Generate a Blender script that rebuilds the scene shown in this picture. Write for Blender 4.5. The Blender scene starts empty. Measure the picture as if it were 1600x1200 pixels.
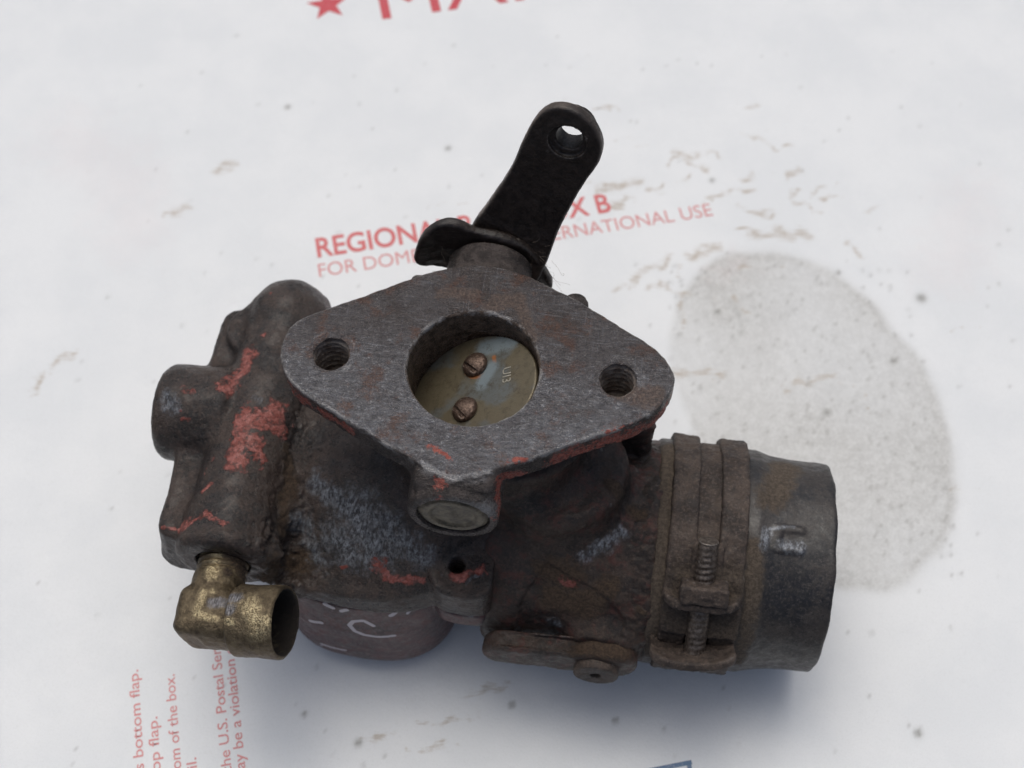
import bpy, math, random
import numpy as np
from mathutils import Vector, Matrix
R = math.radians
scene = bpy.context.scene
col = scene.collection
random.seed(4); rng = np.random.default_rng(7)
MM = 0.001                                   # everything below is written in millimetres

# ---------------------------------------------------------------- camera
TH = R(31)
cam_d = bpy.data.cameras.new('camera'); cam = bpy.data.objects.new('camera', cam_d); col.objects.link(cam)
cam.location = (0, -0.1509, 0.34115); cam.rotation_euler = (TH, 0, 0)
cam_d.sensor_width = 36; cam_d.lens = 36 * 2200 / 1600
cam_d.clip_start = 0.01; cam_d.clip_end = 50
cam_d.dof.use_dof = True; cam_d.dof.focus_distance = 0.300; cam_d.dof.aperture_fstop = 18
scene.camera = cam

# ---------------------------------------------------------------- world, sun, exposure
SUN_EL, SUN_AZ = R(74), R(-16)               # azimuth from +Y, negative = to the left
world = bpy.data.worlds.new('World'); scene.world = world; world.use_nodes = True
wn = world.node_tree; wn.nodes.clear()
wo = wn.nodes.new('ShaderNodeOutputWorld'); wb = wn.nodes.new('ShaderNodeBackground'); sky = wn.nodes.new('ShaderNodeTexSky')
sky.sky_type = 'NISHITA'; sky.sun_disc = False; sky.sun_elevation = SUN_EL; sky.sun_rotation = SUN_AZ
sky.air_density = 0.6; sky.dust_density = 7.0; sky.ozone_density = 1.0
wb.inputs['Strength'].default_value = 0.15
wn.links.new(sky.outputs[0], wb.inputs[0]); wn.links.new(wb.outputs[0], wo.inputs[0])
sun_d = bpy.data.lights.new('sun', 'SUN'); sun_d.energy = 0.62; sun_d.angle = R(42); sun_d.color = (0.91, 0.945, 1.0)
sun = bpy.data.objects.new('sun', sun_d); col.objects.link(sun)
sdir = Vector((math.sin(SUN_AZ) * math.cos(SUN_EL), math.cos(SUN_AZ) * math.cos(SUN_EL), math.sin(SUN_EL)))
sun.rotation_euler = sdir.to_track_quat('Z', 'Y').to_euler()
vs = scene.view_settings
vs.view_transform = 'Standard'; vs.look = 'None'; vs.exposure = -0.22; vs.gamma = 1.0
try:
    vs.use_white_balance = True; vs.white_balance_temperature = 6400; vs.white_balance_tint = 3
except Exception:
    pass

# ---------------------------------------------------------------- noise
LAT = rng.random((64, 64, 64)).astype(np.float32)
def vnoise(p, s, off=0.0):
    q = p * (1.0 / s) + off
    i = np.floor(q).astype(np.int64); f = (q - i).astype(np.float32); f = f * f * (3 - 2 * f)
    i0 = i & 63; i1 = (i + 1) & 63
    r = 0
    for a in (0, 1):
        wa = f[:, 0] if a else 1 - f[:, 0]; ia = i1[:, 0] if a else i0[:, 0]
        for b in (0, 1):
            wb_ = f[:, 1] if b else 1 - f[:, 1]; ib = i1[:, 1] if b else i0[:, 1]
            for c in (0, 1):
                wc = f[:, 2] if c else 1 - f[:, 2]; ic = i1[:, 2] if c else i0[:, 2]
                r = r + wa * wb_ * wc * LAT[ia, ib, ic]
    return r - 0.5
def fbm(p, s, n=3, off=0.0):
    r = 0; a = 1.0
    for k in range(n):
        r = r + a * vnoise(p, s / 2 ** k, off + 7.3 * k); a *= 0.5
    return r

# ---------------------------------------------------------------- distance fields
def smin(a, b, k):
    if k <= 0: return np.minimum(a, b)
    h = np.maximum(k - np.abs(a - b), 0) / k
    return np.minimum(a, b) - h * h * k * 0.25
def smax(a, b, k): return -smin(-a, -b, k)
def length(*v):
    s = v[0] * v[0]
    for w in v[1:]: s = s + w * w
    return np.sqrt(s)
def box(X, Y, Z, c, h, r=0.0):
    x = np.abs(X - c[0]) - h[0] + r; y = np.abs(Y - c[1]) - h[1] + r; z = np.abs(Z - c[2]) - h[2] + r
    return length(np.maximum(x, 0), np.maximum(y, 0), np.maximum(z, 0)) + np.minimum(np.maximum(np.maximum(x, y), z), 0) - r
def capd(d2, t, t0, t1, r=0.0):              # extrude a 2D field d2 along coordinate t
    w = np.abs(t - (t0 + t1) / 2) - (t1 - t0) / 2 + r; d = d2 + r
    return np.minimum(np.maximum(d, w), 0) + length(np.maximum(d, 0), np.maximum(w, 0)) - r
def poly(X, Y, pts, r=0.0):                  # signed distance to a polygon, corners rounded outward by r
    n = len(pts); d = np.full(np.broadcast(X, Y).shape, 1e9, np.float32); ins = np.zeros(d.shape, bool)
    for i in range(n):
        ax, ay = pts[i]; bx, by = pts[i - 1]; ex, ey = bx - ax, by - ay
        wx, wy = X - ax, Y - ay; t = np.clip((wx * ex + wy * ey) / (ex * ex + ey * ey), 0, 1)
        d = np.minimum(d, (wx - ex * t) ** 2 + (wy - ey * t) ** 2)
        if ay != by:
            c = ((ay > Y) != (by > Y)) & (X < (bx - ax) * (Y - ay) / (by - ay) + ax)
            ins ^= c
    d = np.sqrt(d)
    return np.where(ins, -d, d) - r
def chaikin(p, n=2):
    p = [tuple(map(float, q)) for q in p]
    for _ in range(n):
        r = []
        for a, b in zip(p, p[1:] + p[:1]):
            r += [(a[0] * .75 + b[0] * .25, a[1] * .75 + b[1] * .25), (a[0] * .25 + b[0] * .75, a[1] * .25 + b[1] * .75)]
        p = r
    return p
def frame(X, Y, Z, o, ax, ay, az):
    dx, dy, dz = X - o[0], Y - o[1], Z - o[2]
    return (dx * ax[0] + dy * ax[1] + dz * ax[2], dx * ay[0] + dy * ay[1] + dz * ay[2], dx * az[0] + dy * az[1] + dz * az[2])
def thread(r, t, ang, pitch, depth, base):   # radius field of a threaded rod
    ph = (t / pitch + ang / (2 * math.pi)) % 1.0
    return r - (base - depth * np.abs(2 * ph - 1) * 1.0)

def surface(fn, lo, hi, h):
    """naive surface nets of fn(X,Y,Z) < 0 on a grid of step h"""
    ax = [np.arange(lo[k], hi[k] + h, h, dtype=np.float32) for k in range(3)]
    X = ax[0][:, None, None]; Y = ax[1][None, :, None]; Z = ax[2][None, None, :]
    F = np.broadcast_to(fn(X, Y, Z), (len(ax[0]), len(ax[1]), len(ax[2]))).astype(np.float32).copy()
    F[0] = F[-1] = np.maximum(F[0], 0.01); F[:, 0] = F[:, -1] = np.maximum(F[:, 0], 0.01); F[:, :, 0] = F[:, :, -1] = np.maximum(F[:, :, 0], 0.01)
    F[0] = np.maximum(F[0], .01); F[-1] = np.maximum(F[-1], .01)
    S = F < 0
    cnt = np.zeros([n - 1 for n in S.shape], np.uint8)
    for a in (0, 1):
        for b in (0, 1):
            for c in (0, 1):
                cnt += S[a:S.shape[0] - 1 + a, b:S.shape[1] - 1 + b, c:S.shape[2] - 1 + c]
    act = (cnt > 0) & (cnt < 8)
    idx = np.argwhere(act); N = len(idx)
    vid = np.full(act.shape, -1, np.int32); vid[act] = np.arange(N)
    f = {}
    for a in (0, 1):
        for b in (0, 1):
            for c in (0, 1):
                f[a, b, c] = F[idx[:, 0] + a, idx[:, 1] + b, idx[:, 2] + c]
    acc = np.zeros((N, 3), np.float32); num = np.zeros(N, np.float32)
    for axis in range(3):
        for u in (0, 1):
            for v in (0, 1):
                p0 = [0, 0, 0]; oth = [k for k in range(3) if k != axis]
                p0[oth[0]] = u; p0[oth[1]] = v; p1 = list(p0); p1[axis] = 1
                f0, f1 = f[tuple(p0)], f[tuple(p1)]; m = (f0 < 0) != (f1 < 0)
                t = np.where(m, f0 / np.where(m, f0 - f1, 1), 0)
                q = np.zeros((N, 3), np.float32); q[:, oth[0]] = u; q[:, oth[1]] = v; q[:, axis] = t
                acc += q * m[:, None]; num += m
    V = (idx + acc / num[:, None]) * h + np.array([a[0] for a in ax], np.float32)
    faces = []
    for axis in range(3):
        s0 = [slice(None)] * 3; s1 = [slice(None)] * 3; s0[axis] = slice(0, -1); s1[axis] = slice(1, None)
        A, B = S[tuple(s0)], S[tuple(s1)]
        e = np.argwhere(A != B); b = [k for k in range(3) if k != axis]
        e = e[(e[:, b[0]] > 0) & (e[:, b[1]] > 0)]
        inside = A[e[:, 0], e[:, 1], e[:, 2]]
        def cell(du, dv):
            g = e.copy(); g[:, b[0]] -= du; g[:, b[1]] -= dv
            return vid[g[:, 0], g[:, 1], g[:, 2]]
        Q = np.stack([cell(0, 0), cell(1, 0), cell(1, 1), cell(0, 1)], 1)
        flip = inside if axis != 1 else ~inside
        Q[~flip] = Q[~flip][:, ::-1]
        faces.append(Q)
    Q = np.concatenate(faces); Q = Q[(Q >= 0).all(1)]
    return V, Q

# ---------------------------------------------------------------- mesh building
def link(name, me, parent=None, mat=None):
    o = bpy.data.objects.new(name, me); col.objects.link(o); o.parent = parent
    if mat: me.materials.append(mat)
    return o
def quads_mesh(name, V, Q, smooth=True):
    me = bpy.data.meshes.new(name); n = Q.shape[1]
    me.vertices.add(len(V)); me.vertices.foreach_set('co', (V * MM).astype(np.float32).ravel())
    me.loops.add(Q.size); me.loops.foreach_set('vertex_index', Q.astype(np.int32).ravel())
    me.polygons.add(len(Q)); me.polygons.foreach_set('loop_start', np.arange(0, Q.size, n, dtype=np.int32))
    me.polygons.foreach_set('use_smooth', np.full(len(Q), smooth))
    me.update(calc_edges=True); me.validate()
    return me
def normals(me):
    a = np.empty(len(me.vertices) * 3, np.float32); me.vertex_normals.foreach_get('vector', a); return a.reshape(-1, 3)
def attr(me, name, val):
    a = me.attributes.new(name, 'FLOAT', 'POINT'); a.data.foreach_set('value', np.asarray(val, np.float32))
def stroke_mask(V, strokes, wob=0.0):
    """strokes: list of (points, radius). 1 in the middle, 0.5 at the radius, 0 at twice the radius."""
    out = np.zeros(len(V), np.float32)
    W = V + (np.stack([vnoise(V, 3.0, 11), vnoise(V, 3.0, 23), vnoise(V, 3.0, 37)], 1) * wob if wob else 0)
    for pts, r in strokes:
        d = np.full(len(V), 1e9, np.float32); pts = np.array(pts, np.float32)
        if len(pts) == 1: d = np.linalg.norm(W - pts[0], axis=1)
        for a, b in zip(pts[:-1], pts[1:]):
            e = b - a; t = np.clip(((W - a) @ e) / (e @ e), 0, 1); d = np.minimum(d, np.linalg.norm(W - a - t[:, None] * e, axis=1))
        out = np.maximum(out, np.clip(1 - d / (2 * r), 0, 1))
    return out
def part(name, fn, lo, hi, h, mat, parent, rough=(), masks=None, wob=1.5, extra=None, edge=None):
    """SDF -> mesh; rough: list of (amplitude, scale) displacement; masks: channel -> strokes"""
    V, Q = surface(fn, lo, hi, h)
    me = quads_mesh(name, V, Q)
    if rough or extra:
        Nn = normals(me); d = np.zeros(len(V), np.float32)
        for k, (a, s) in enumerate(rough): d += a * fbm(V, s, 2, 3.1 * k + 1)
        if extra: d += extra(V, Nn)
        V = V + Nn * d[:, None]; me.vertices.foreach_set('co', (V * MM).astype(np.float32).ravel()); me.update()
    for ch in ('paint', 'bare', 'dirt', 'mark'):
        attr(me, ch, stroke_mask(V, masks[ch], wob if ch != 'mark' else 0.2) if masks and ch in masks else np.zeros(len(V)))
    attr(me, 'edge', edge(V) if edge else np.zeros(len(V)))
    return link(name, me, parent, mat)

# ---------------------------------------------------------------- materials
class NT:
    def __init__(s, name):
        s.m = bpy.data.materials.new(name); s.m.use_nodes = True; s.t = s.m.node_tree; s.t.nodes.clear()
        s.out = s.t.nodes.new('ShaderNodeOutputMaterial'); s.b = s.t.nodes.new('ShaderNodeBsdfPrincipled')
        s.t.links.new(s.b.outputs[0], s.out.inputs[0])
        tc = s.t.nodes.new('ShaderNodeTexCoord'); mp = s.t.nodes.new('ShaderNodeMapping'); mp.inputs['Scale'].default_value = (1000,) * 3
        s.t.links.new(tc.outputs['Object'], mp.inputs[0]); s.co = mp.outputs[0]
    def l(s, a, b): s.t.links.new(a, b)
    def noise(s, scale, detail=4, rough=0.6, stretch=None, dist=0.0):
        n = s.t.nodes.new('ShaderNodeTexNoise'); n.inputs['Scale'].default_value = scale; n.inputs['Detail'].default_value = detail
        n.inputs['Roughness'].default_value = rough; n.inputs['Distortion'].default_value = dist
        co = s.co
        if stretch:
            mp = s.t.nodes.new('ShaderNodeMapping'); mp.inputs['Scale'].default_value = stretch[0]; mp.inputs['Rotation'].default_value = stretch[1]
            s.l(co, mp.inputs[0]); co = mp.outputs[0]
        s.l(co, n.inputs['Vector']); return n.outputs[0]
    def vor(s, scale, feat='F1'):
        n = s.t.nodes.new('ShaderNodeTexVoronoi'); n.inputs['Scale'].default_value = scale; n.feature = feat
        s.l(s.co, n.inputs['Vector']); return n.outputs['Distance']
    def ramp(s, v, a, b, lo=0.0, hi=1.0):
        n = s.t.nodes.new('ShaderNodeMapRange'); n.inputs['From Min'].default_value = a; n.inputs['From Max'].default_value = b
        n.inputs['To Min'].default_value = lo; n.inputs['To Max'].default_value = hi; n.interpolation_type = 'SMOOTHSTEP'
        s.l(v, n.inputs['Value']); return n.outputs[0]
    def math(s, op, a, b=None):
        n = s.t.nodes.new('ShaderNodeMath'); n.operation = op
        for k, v in enumerate((a, b)):
            if v is None: continue
            if isinstance(v, (int, float)): n.inputs[k].default_value = v
            else: s.l(v, n.inputs[k])
        return n.outputs[0]
    def mix(s, f, a, b):
        n = s.t.nodes.new('ShaderNodeMix'); n.data_type = 'RGBA'
        for inp, v in ((n.inputs[0], f), (n.inputs[6], a), (n.inputs[7], b)):
            if isinstance(v, (int, float)): inp.default_value = v
            elif isinstance(v, tuple): inp.default_value = (*v, 1) if len(v) == 3 else v
            else: s.l(v, inp)
        return n.outputs[2]
    def mixf(s, f, a, b):
        n = s.t.nodes.new('ShaderNodeMix'); n.data_type = 'FLOAT'
        for inp, v in ((n.inputs[0], f), (n.inputs[2], a), (n.inputs[3], b)):
            if isinstance(v, (int, float)): inp.default_value = v
            else: s.l(v, inp)
        return n.outputs[0]
    def attr(s, name):
        n = s.t.nodes.new('ShaderNodeAttribute'); n.attribute_name = name; return n.outputs['Fac']
    def mask(s, name, scale=0.8, amp=0.7, soft=0.05, cut=0.5, stretch=None):
        a = s.attr(name); n = s.noise(scale, 6, 0.7, stretch)
        v = s.math('ADD', a, s.math('MULTIPLY', s.math('SUBTRACT', n, 0.5), amp))
        g = s.ramp(v, cut - soft, cut + soft); return s.math('MULTIPLY', g, s.ramp(a, 0.02, 0.2))
    def point(s, a, b):
        g = s.t.nodes.new('ShaderNodeNewGeometry'); return s.ramp(g.outputs['Pointiness'], a, b)
    def bump(s, h, dist=0.1, strength=1.0):
        n = s.t.nodes.new('ShaderNodeBump'); n.inputs['Distance'].default_value = dist * MM; n.inputs['Strength'].default_value = strength
        s.l(h, n.inputs['Height']); s.l(n.outputs[0], s.b.inputs['Normal'])
    def set(s, **k):
        for n, v in k.items():
            inp = s.b.inputs[n.replace('_', ' ')]
            if isinstance(v, (int, float)): inp.default_value = v
            elif isinstance(v, tuple): inp.default_value = (*v, 1)
            else: s.l(v, inp)

def grimy(name, dark, brown, dirtc, red=(0.27, 0.062, 0.044), base_rough=0.5, lump=0.25, spec=0.5, wear=True, redveil=0.0, coat=0.24):
    n = NT(name)
    big = n.noise(0.12, 5, 0.6); mid = n.noise(0.6, 6, 0.7); fine = n.noise(3.0, 4, 0.7)
    c = n.mix(n.ramp(n.math('ADD', big, n.math('MULTIPLY', n.math('SUBTRACT', mid, 0.5), 0.6)), 0.38, 0.62), dark, brown)
    c = n.mix(n.ramp(n.noise(1.4, 5, 0.8), 0.50, 0.64, 0, 0.6), c, tuple(min(1, x * 2.0 + 0.01) for x in brown)); c = n.mix(n.ramp(n.noise(1.9, 5, 0.8), 0.48, 0.36, 0, 0.7), c, tuple(x * 0.4 for x in dark))
    if redveil: c = n.mix(n.ramp(n.noise(0.25, 6, 0.75), 0.5, 0.62, 0, redveil), c, tuple(0.45 * x for x in red))
    rough = n.ramp(mid, 0.35, 0.65, base_rough - 0.12, base_rough + 0.15)
    n.set(Coat_Weight=n.math('MULTIPLY', n.ramp(n.noise(0.2, 5, 0.7), 0.40, 0.60, 0.05 * coat, coat), n.math('SUBTRACT', 1.0, n.mask('dirt', 0.5, 0.9, 0.22))), Coat_Roughness=0.30, Coat_IOR=1.45)
    dm = n.mask('dirt', 0.5, 0.9, 0.22)
    grain = n.noise(1.3, 8, 0.8)
    dc = n.mix(n.ramp(grain, 0.4, 0.62), tuple(0.45 * x for x in dirtc), dirtc)
    c = n.mix(dm, c, dc); rough = n.mixf(dm, rough, 0.95)
    # bare metal, scratched
    bm = n.mask('bare', 0.5, 2.0, 0.5, 0.54)
    scr = n.noise(0.9, 7, 0.8, ((1.5, 0.8, 1.0), (0, 0, R(-62))))
    bc = n.mix(n.ramp(scr, 0.38, 0.64), (0.085, 0.088, 0.098), (0.33, 0.345, 0.375))
    bmf = n.math('MULTIPLY', bm, n.ramp(scr, 0.35, 0.55, 0.30, 0.95))
    c = n.mix(bmf, c, bc)
    if wear:
        ed = n.math('MULTIPLY', n.point(0.535, 0.60), n.ramp(mid, 0.45, 0.6)); c = n.mix(n.math('MULTIPLY', ed, 0.5), c, (0.22, 0.20, 0.19))
    # red paint
    pm = n.mask('paint', 0.55, 2.0, 0.16, 0.47)
    pit = n.ramp(n.noise(0.75, 5, 0.7, None, 0.5), 0.40, 0.47); pm = n.math('MULTIPLY', pm, n.mixf(0.6, 1.0, pit))
    rc = n.mix(n.ramp(n.noise(0.7, 6, 0.85), 0.40, 0.68), tuple(0.75 * x for x in red), (0.38, 0.15, 0.13))
    c = n.mix(pm, c, rc); rough = n.mixf(pm, rough, 0.6)
    mk = n.mask('mark', 2.5, 0.35, 0.08); c = n.mix(n.math('MULTIPLY', mk, 0.85), c, (0.58, 0.54, 0.56)); rough = n.mixf(mk, rough, 0.7)
    n.set(Base_Color=c, Roughness=n.mixf(bmf, rough, 0.42), Metallic=n.math('MULTIPLY', bmf, 0.75), Specular_IOR_Level=spec)
    h = n.math('ADD', n.math('MULTIPLY', mid, 0.6), n.math('ADD', n.math('MULTIPLY', fine, 0.25), n.math('MULTIPLY', n.math('MULTIPLY', grain, n.math('ADD', dm, 0.25)), 1.6)))
    h = n.math('ADD', h, n.math('MULTIPLY', pm, 0.25)); h = n.math('ADD', h, n.math('MULTIPLY', n.math('MULTIPLY', scr, bmf), 0.5))
    n.bump(h, lump * 1.5, 1.0)
    return n.m

def cast_steel(name):                        # machined flange: dark steel with pale speckle
    n = NT(name)
    big = n.noise(0.09, 5, 0.65); mid = n.noise(0.5, 6, 0.72); ham = n.noise(0.85, 5, 0.75, ((0.8, 1.5, 1), (0, 0, R(-15)))); sp = n.noise(2.1, 7, 0.78, ((0.7, 1.7, 1.0), (0, 0, R(20))), 0.6)
    scr = n.noise(1.0, 3, 0.6, ((2.6, 0.10, 0.5), (0, 0, R(62)))); scr2 = n.noise(1.0, 3, 0.6, ((0.11, 2.7, 0.5), (0, 0, R(10))))
    py = n.t.nodes.new('ShaderNodeSeparateXYZ'); n.l(n.co, py.inputs[0])
    zone = n.ramp(n.math('ADD', py.outputs[1], n.math('MULTIPLY', n.math('SUBTRACT', big, 0.5), 60.0)), 12.0, -8.0)
    lf = n.mixf(0.6, n.ramp(big, 0.36, 0.62), zone)
    c = n.mix(lf, (0.092, 0.074, 0.066), (0.205, 0.196, 0.200))
    c = n.mix(n.ramp(ham, 0.48, 0.34, 0, 0.6), c, (0.045, 0.040, 0.040))
    c = n.mix(n.math('MULTIPLY', n.ramp(n.math('ADD', n.math('MULTIPLY', sp, 0.5), n.math('MULTIPLY', ham, 0.5)), 0.515, 0.60), n.mixf(zone, 0.2, 0.85)), c, (0.44, 0.43, 0.435))
    c = n.mix(n.math('MULTIPLY', n.math('MULTIPLY', n.ramp(scr, 0.57, 0.67), n.ramp(n.noise(0.16, 3, 0.6), 0.45, 0.6)), 0.32), c, (0.36, 0.36, 0.38))
    c = n.mix(n.math('MULTIPLY', n.math('MULTIPLY', n.ramp(scr2, 0.56, 0.66), n.ramp(n.noise(0.13, 3, 0.6), 0.55, 0.42)), 0.38), c, (0.40, 0.40, 0.42))
    rust = n.math('MULTIPLY', n.ramp(n.noise(0.14, 6, 0.75), 0.51, 0.62), n.ramp(sp, 0.4, 0.55)); c = n.mix(n.math('MULTIPLY', rust, 0.75), c, (0.17, 0.085, 0.055))
    dm = n.mask('dirt', 0.5, 0.9, 0.2); grain = n.noise(1.6, 6, 0.8)
    c = n.mix(n.math('MULTIPLY', dm, 0.85), c, n.mix(n.ramp(grain, 0.4, 0.6), (0.05, 0.036, 0.030), (0.17, 0.12, 0.095)))
    # faces that are not the machined top are dark casting skin
    g = n.t.nodes.new('ShaderNodeNewGeometry'); sx = n.t.nodes.new('ShaderNodeSeparateXYZ'); n.l(g.outputs['Normal'], sx.inputs[0])
    pz = n.t.nodes.new('ShaderNodeSeparateXYZ'); n.l(n.co, pz.inputs[0])
    top = n.math('MULTIPLY', n.ramp(sx.outputs[2], 0.55, 0.85), n.ramp(pz.outputs[2], 88.4, 89.3))
    skin = n.mix(n.ramp(n.noise(0.3, 6, 0.7), 0.40, 0.62), (0.028, 0.022, 0.020), (0.085, 0.068, 0.062))
    skin = n.mix(n.ramp(sp, 0.58, 0.72, 0, 0.5), skin, (0.2, 0.19, 0.19))
    bm = n.mask('bare', 1.6, 0.8, 0.15); skin = n.mix(bm, skin, (0.22, 0.215, 0.22))
    rr = n.math('POWER', n.math('ADD', n.math('MULTIPLY', pz.outputs[0], pz.outputs[0]), n.math('MULTIPLY', pz.outputs[1], pz.outputs[1])), 0.5)
    skin = n.mix(n.ramp(rr, 15.2, 14.6), skin, n.mix(n.ramp(mid, 0.38, 0.6), (0.055, 0.038, 0.028), (0.15, 0.105, 0.078)))
    c = n.mix(top, n.mix(n.ramp(n.attr('mark'), 0.25, 0.45), skin, n.mix(n.ramp(mid, 0.4, 0.6), (0.20, 0.15, 0.12), (0.36, 0.31, 0.27))), c)
    c = n.mix(n.ramp(n.math('ADD', n.attr('edge'), n.math('MULTIPLY', n.math('SUBTRACT', n.noise(1.6, 6, 0.85), 0.5), 2.4)), 0.25, 0.85, 0, 0.8), c, (0.46, 0.44, 0.43))
    pm = n.mask('paint', 1.1, 3.0, 0.2, 0.55); c = n.mix(pm, c, n.mix(n.ramp(grain, 0.4, 0.6), (0.26, 0.05, 0.032), (0.40, 0.13, 0.10)))
    met = n.math('MULTIPLY', n.math('MULTIPLY', n.mixf(top, 0.1, 0.75), n.math('SUBTRACT', 1.0, pm)), n.math('SUBTRACT', 1.0, n.math('MULTIPLY', dm, 0.7)))
    n.set(Base_Color=c, Metallic=met, Roughness=n.ramp(sp, 0.3, 0.7, 0.36, 0.20), Specular_IOR_Level=0.5)
    h = n.math('ADD', n.math('MULTIPLY', sp, 0.55), n.math('ADD', n.math('MULTIPLY', scr, 0.25), n.math('ADD', n.math('MULTIPLY', scr2, 0.25), n.math('MULTIPLY', ham, 1.5))))
    n.bump(h, 0.4, 1.0)
    return n.m

def brass_mat(name):
    n = NT(name); mid = n.noise(0.5, 6, 0.75); cell = n.noise(1.2, 4, 0.6, None, 2.5)
    bm = n.mask('bare', 0.9, 1.2, 0.35)
    dull = n.mix(n.ramp(mid, 0.34, 0.66), (0.085, 0.064, 0.041), (0.19, 0.148, 0.094))
    br = n.mix(n.ramp(cell, 0.40, 0.58), (0.17, 0.13, 0.075), (0.50, 0.41, 0.25))
    c = n.mix(bm, dull, br)
    dm = n.mask('dirt', 0.6, 0.8, 0.2); grain = n.noise(1.8, 6, 0.8); c = n.mix(dm, c, n.mix(n.ramp(grain, 0.4, 0.6), (0.03, 0.02, 0.014), (0.10, 0.066, 0.04)))
    mk = n.mask('mark', 0.8, 0.9, 0.25); mk = n.math('MULTIPLY', mk, 0.7); scr = n.noise(1.0, 4, 0.7, ((4, 0.6, 0.6), (0, 0, R(-40)))); c = n.mix(mk, c, n.mix(n.ramp(scr, 0.4, 0.6), (0.10, 0.10, 0.11), (0.30, 0.30, 0.33)))
    pm = n.mask('paint', 2.0, 0.5, 0.08); c = n.mix(pm, c, (0.6, 0.14, 0.07))
    c = n.mix(n.attr('edge'), c, (0.018, 0.013, 0.010)); dm = n.math('MAXIMUM', dm, n.attr('edge'))  # 'edge' here is the bore inside, painted near-black as its shade
    n.set(Base_Color=c, Metallic=n.math('MULTIPLY', n.math('SUBTRACT', 1.0, dm), 0.8), Roughness=n.mixf(dm, n.mixf(bm, 0.42, 0.30), 0.9))
    n.bump(n.math('ADD', n.math('ADD', n.math('MULTIPLY', cell, 0.8), mid), n.math('MULTIPLY', n.math('MULTIPLY', grain, dm), 2.0)), 0.3, 1.0)
    return n.m

def simple(name, a, b, rough=0.5, metal=0.0, s=0.6, bumpd=0.15, spec=0.5, glint=None):
    n = NT(name); mid = n.noise(s, 6, 0.7); fine = n.noise(s * 5, 4, 0.7)
    c = n.mix(n.ramp(n.math('ADD', mid, n.math('MULTIPLY', n.math('SUBTRACT', fine, 0.5), 0.4)), 0.36, 0.64), a, b)
    if glint:
        e = n.math('MULTIPLY', n.point(0.52, 0.58), n.ramp(mid, 0.35, 0.6)); c = n.mix(n.math('MULTIPLY', e, 0.7), c, glint)
    pm = n.mask('paint', 1.0, 0.8, 0.2); c = n.mix(pm, c, (0.20, 0.09, 0.05))
    c = n.mix(n.math('MULTIPLY', n.attr('edge'), 0.8), c, (0.17, 0.135, 0.115))  # rim painted lighter brown: sky-lit edge and wear put into the colour
    n.set(Base_Color=c, Roughness=n.ramp(fine, 0.3, 0.7, max(rough - 0.1, 0.05), min(rough + 0.12, 1)), Metallic=metal, Specular_IOR_Level=spec)
    n.bump(n.math('ADD', mid, n.math('MULTIPLY', fine, 0.5)), bumpd, 1.0)
    return n.m

M_flange = cast_steel('worn_cast_flange')
M_cast = grimy('greasy_castings', (0.015, 0.011, 0.010), (0.048, 0.032, 0.025), (0.115, 0.074, 0.047), base_rough=0.36, lump=0.5)
M_horn = grimy('dirty_air_horn', (0.015, 0.010, 0.008), (0.046, 0.029, 0.021), (0.135, 0.088, 0.058), base_rough=0.46, lump=0.45, redveil=0.35, coat=0.14)
M_bowl = grimy('faded_bowl', (0.052, 0.036, 0.038), (0.100, 0.060, 0.060), (0.16, 0.12, 0.10), base_rough=0.5, lump=0.12, wear=False, redveil=0.4, coat=0.15)
M_clamp = grimy('rusty_clamp', (0.026, 0.018, 0.015), (0.072, 0.052, 0.041), (0.13, 0.098, 0.074), base_rough=0.68, lump=0.4, coat=0.08)
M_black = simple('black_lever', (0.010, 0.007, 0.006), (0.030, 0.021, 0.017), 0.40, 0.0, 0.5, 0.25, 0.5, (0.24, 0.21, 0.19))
M_rubber = grimy('old_rubber', (0.014, 0.013, 0.014), (0.036, 0.030, 0.027), (0.115, 0.088, 0.066), base_rough=0.44, lump=0.12, wear=False, coat=0.14)
M_plate = None
M_screw = simple('rusty_screw', (0.045, 0.026, 0.018), (0.16, 0.11, 0.085), 0.35, 0.6, 1.5, 0.12, 0.5, (0.5, 0.45, 0.4))
M_bolt = simple('steel_bolt', (0.07, 0.055, 0.045), (0.20, 0.165, 0.14), 0.40, 0.7, 1.2, 0.08, 0.5, (0.5, 0.46, 0.42))
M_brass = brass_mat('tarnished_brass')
M_gasket = simple('gasket', (0.012, 0.010, 0.009), (0.035, 0.028, 0.022), 0.9)
M_hair = simple('lint_fibre', (0.10, 0.08, 0.06), (0.22, 0.18, 0.15), 0.9)
M_plug = simple('welch_plug', (0.055, 0.047, 0.036), (0.15, 0.13, 0.095), 0.42, 0.5, 0.5, 0.2, 0.5, (0.35, 0.32, 0.26))

# throttle plate: brassy olive with grey-blue film
n = NT('throttle_plate_brass'); a = n.noise(0.11, 3, 0.5); b_ = n.noise(0.8, 6, 0.7); f_ = n.noise(3, 4, 0.7)
c = n.mix(n.ramp(a, 0.44, 0.56), (0.128, 0.106, 0.068), (0.120, 0.126, 0.120))
c = n.mix(n.ramp(b_, 0.45, 0.7, 0, 0.6), c, (0.085, 0.07, 0.045))
c = n.mix(n.mask('paint', 1.5, 0.6, 0.15), c, (0.30, 0.12, 0.045)); c = n.mix(n.mask('mark', 1.0, 0.4, 0.25), c, (0.19, 0.225, 0.24))
c = n.mix(n.ramp(n.noise(0.45, 6, 0.8), 0.5, 0.64, 0, 0.6), c, (0.06, 0.048, 0.03)); n.set(Base_Color=c, Metallic=0.45, Roughness=0.42); n.bump(n.math('ADD', b_, f_), 0.05, 1.0); M_plate = n.m

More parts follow.
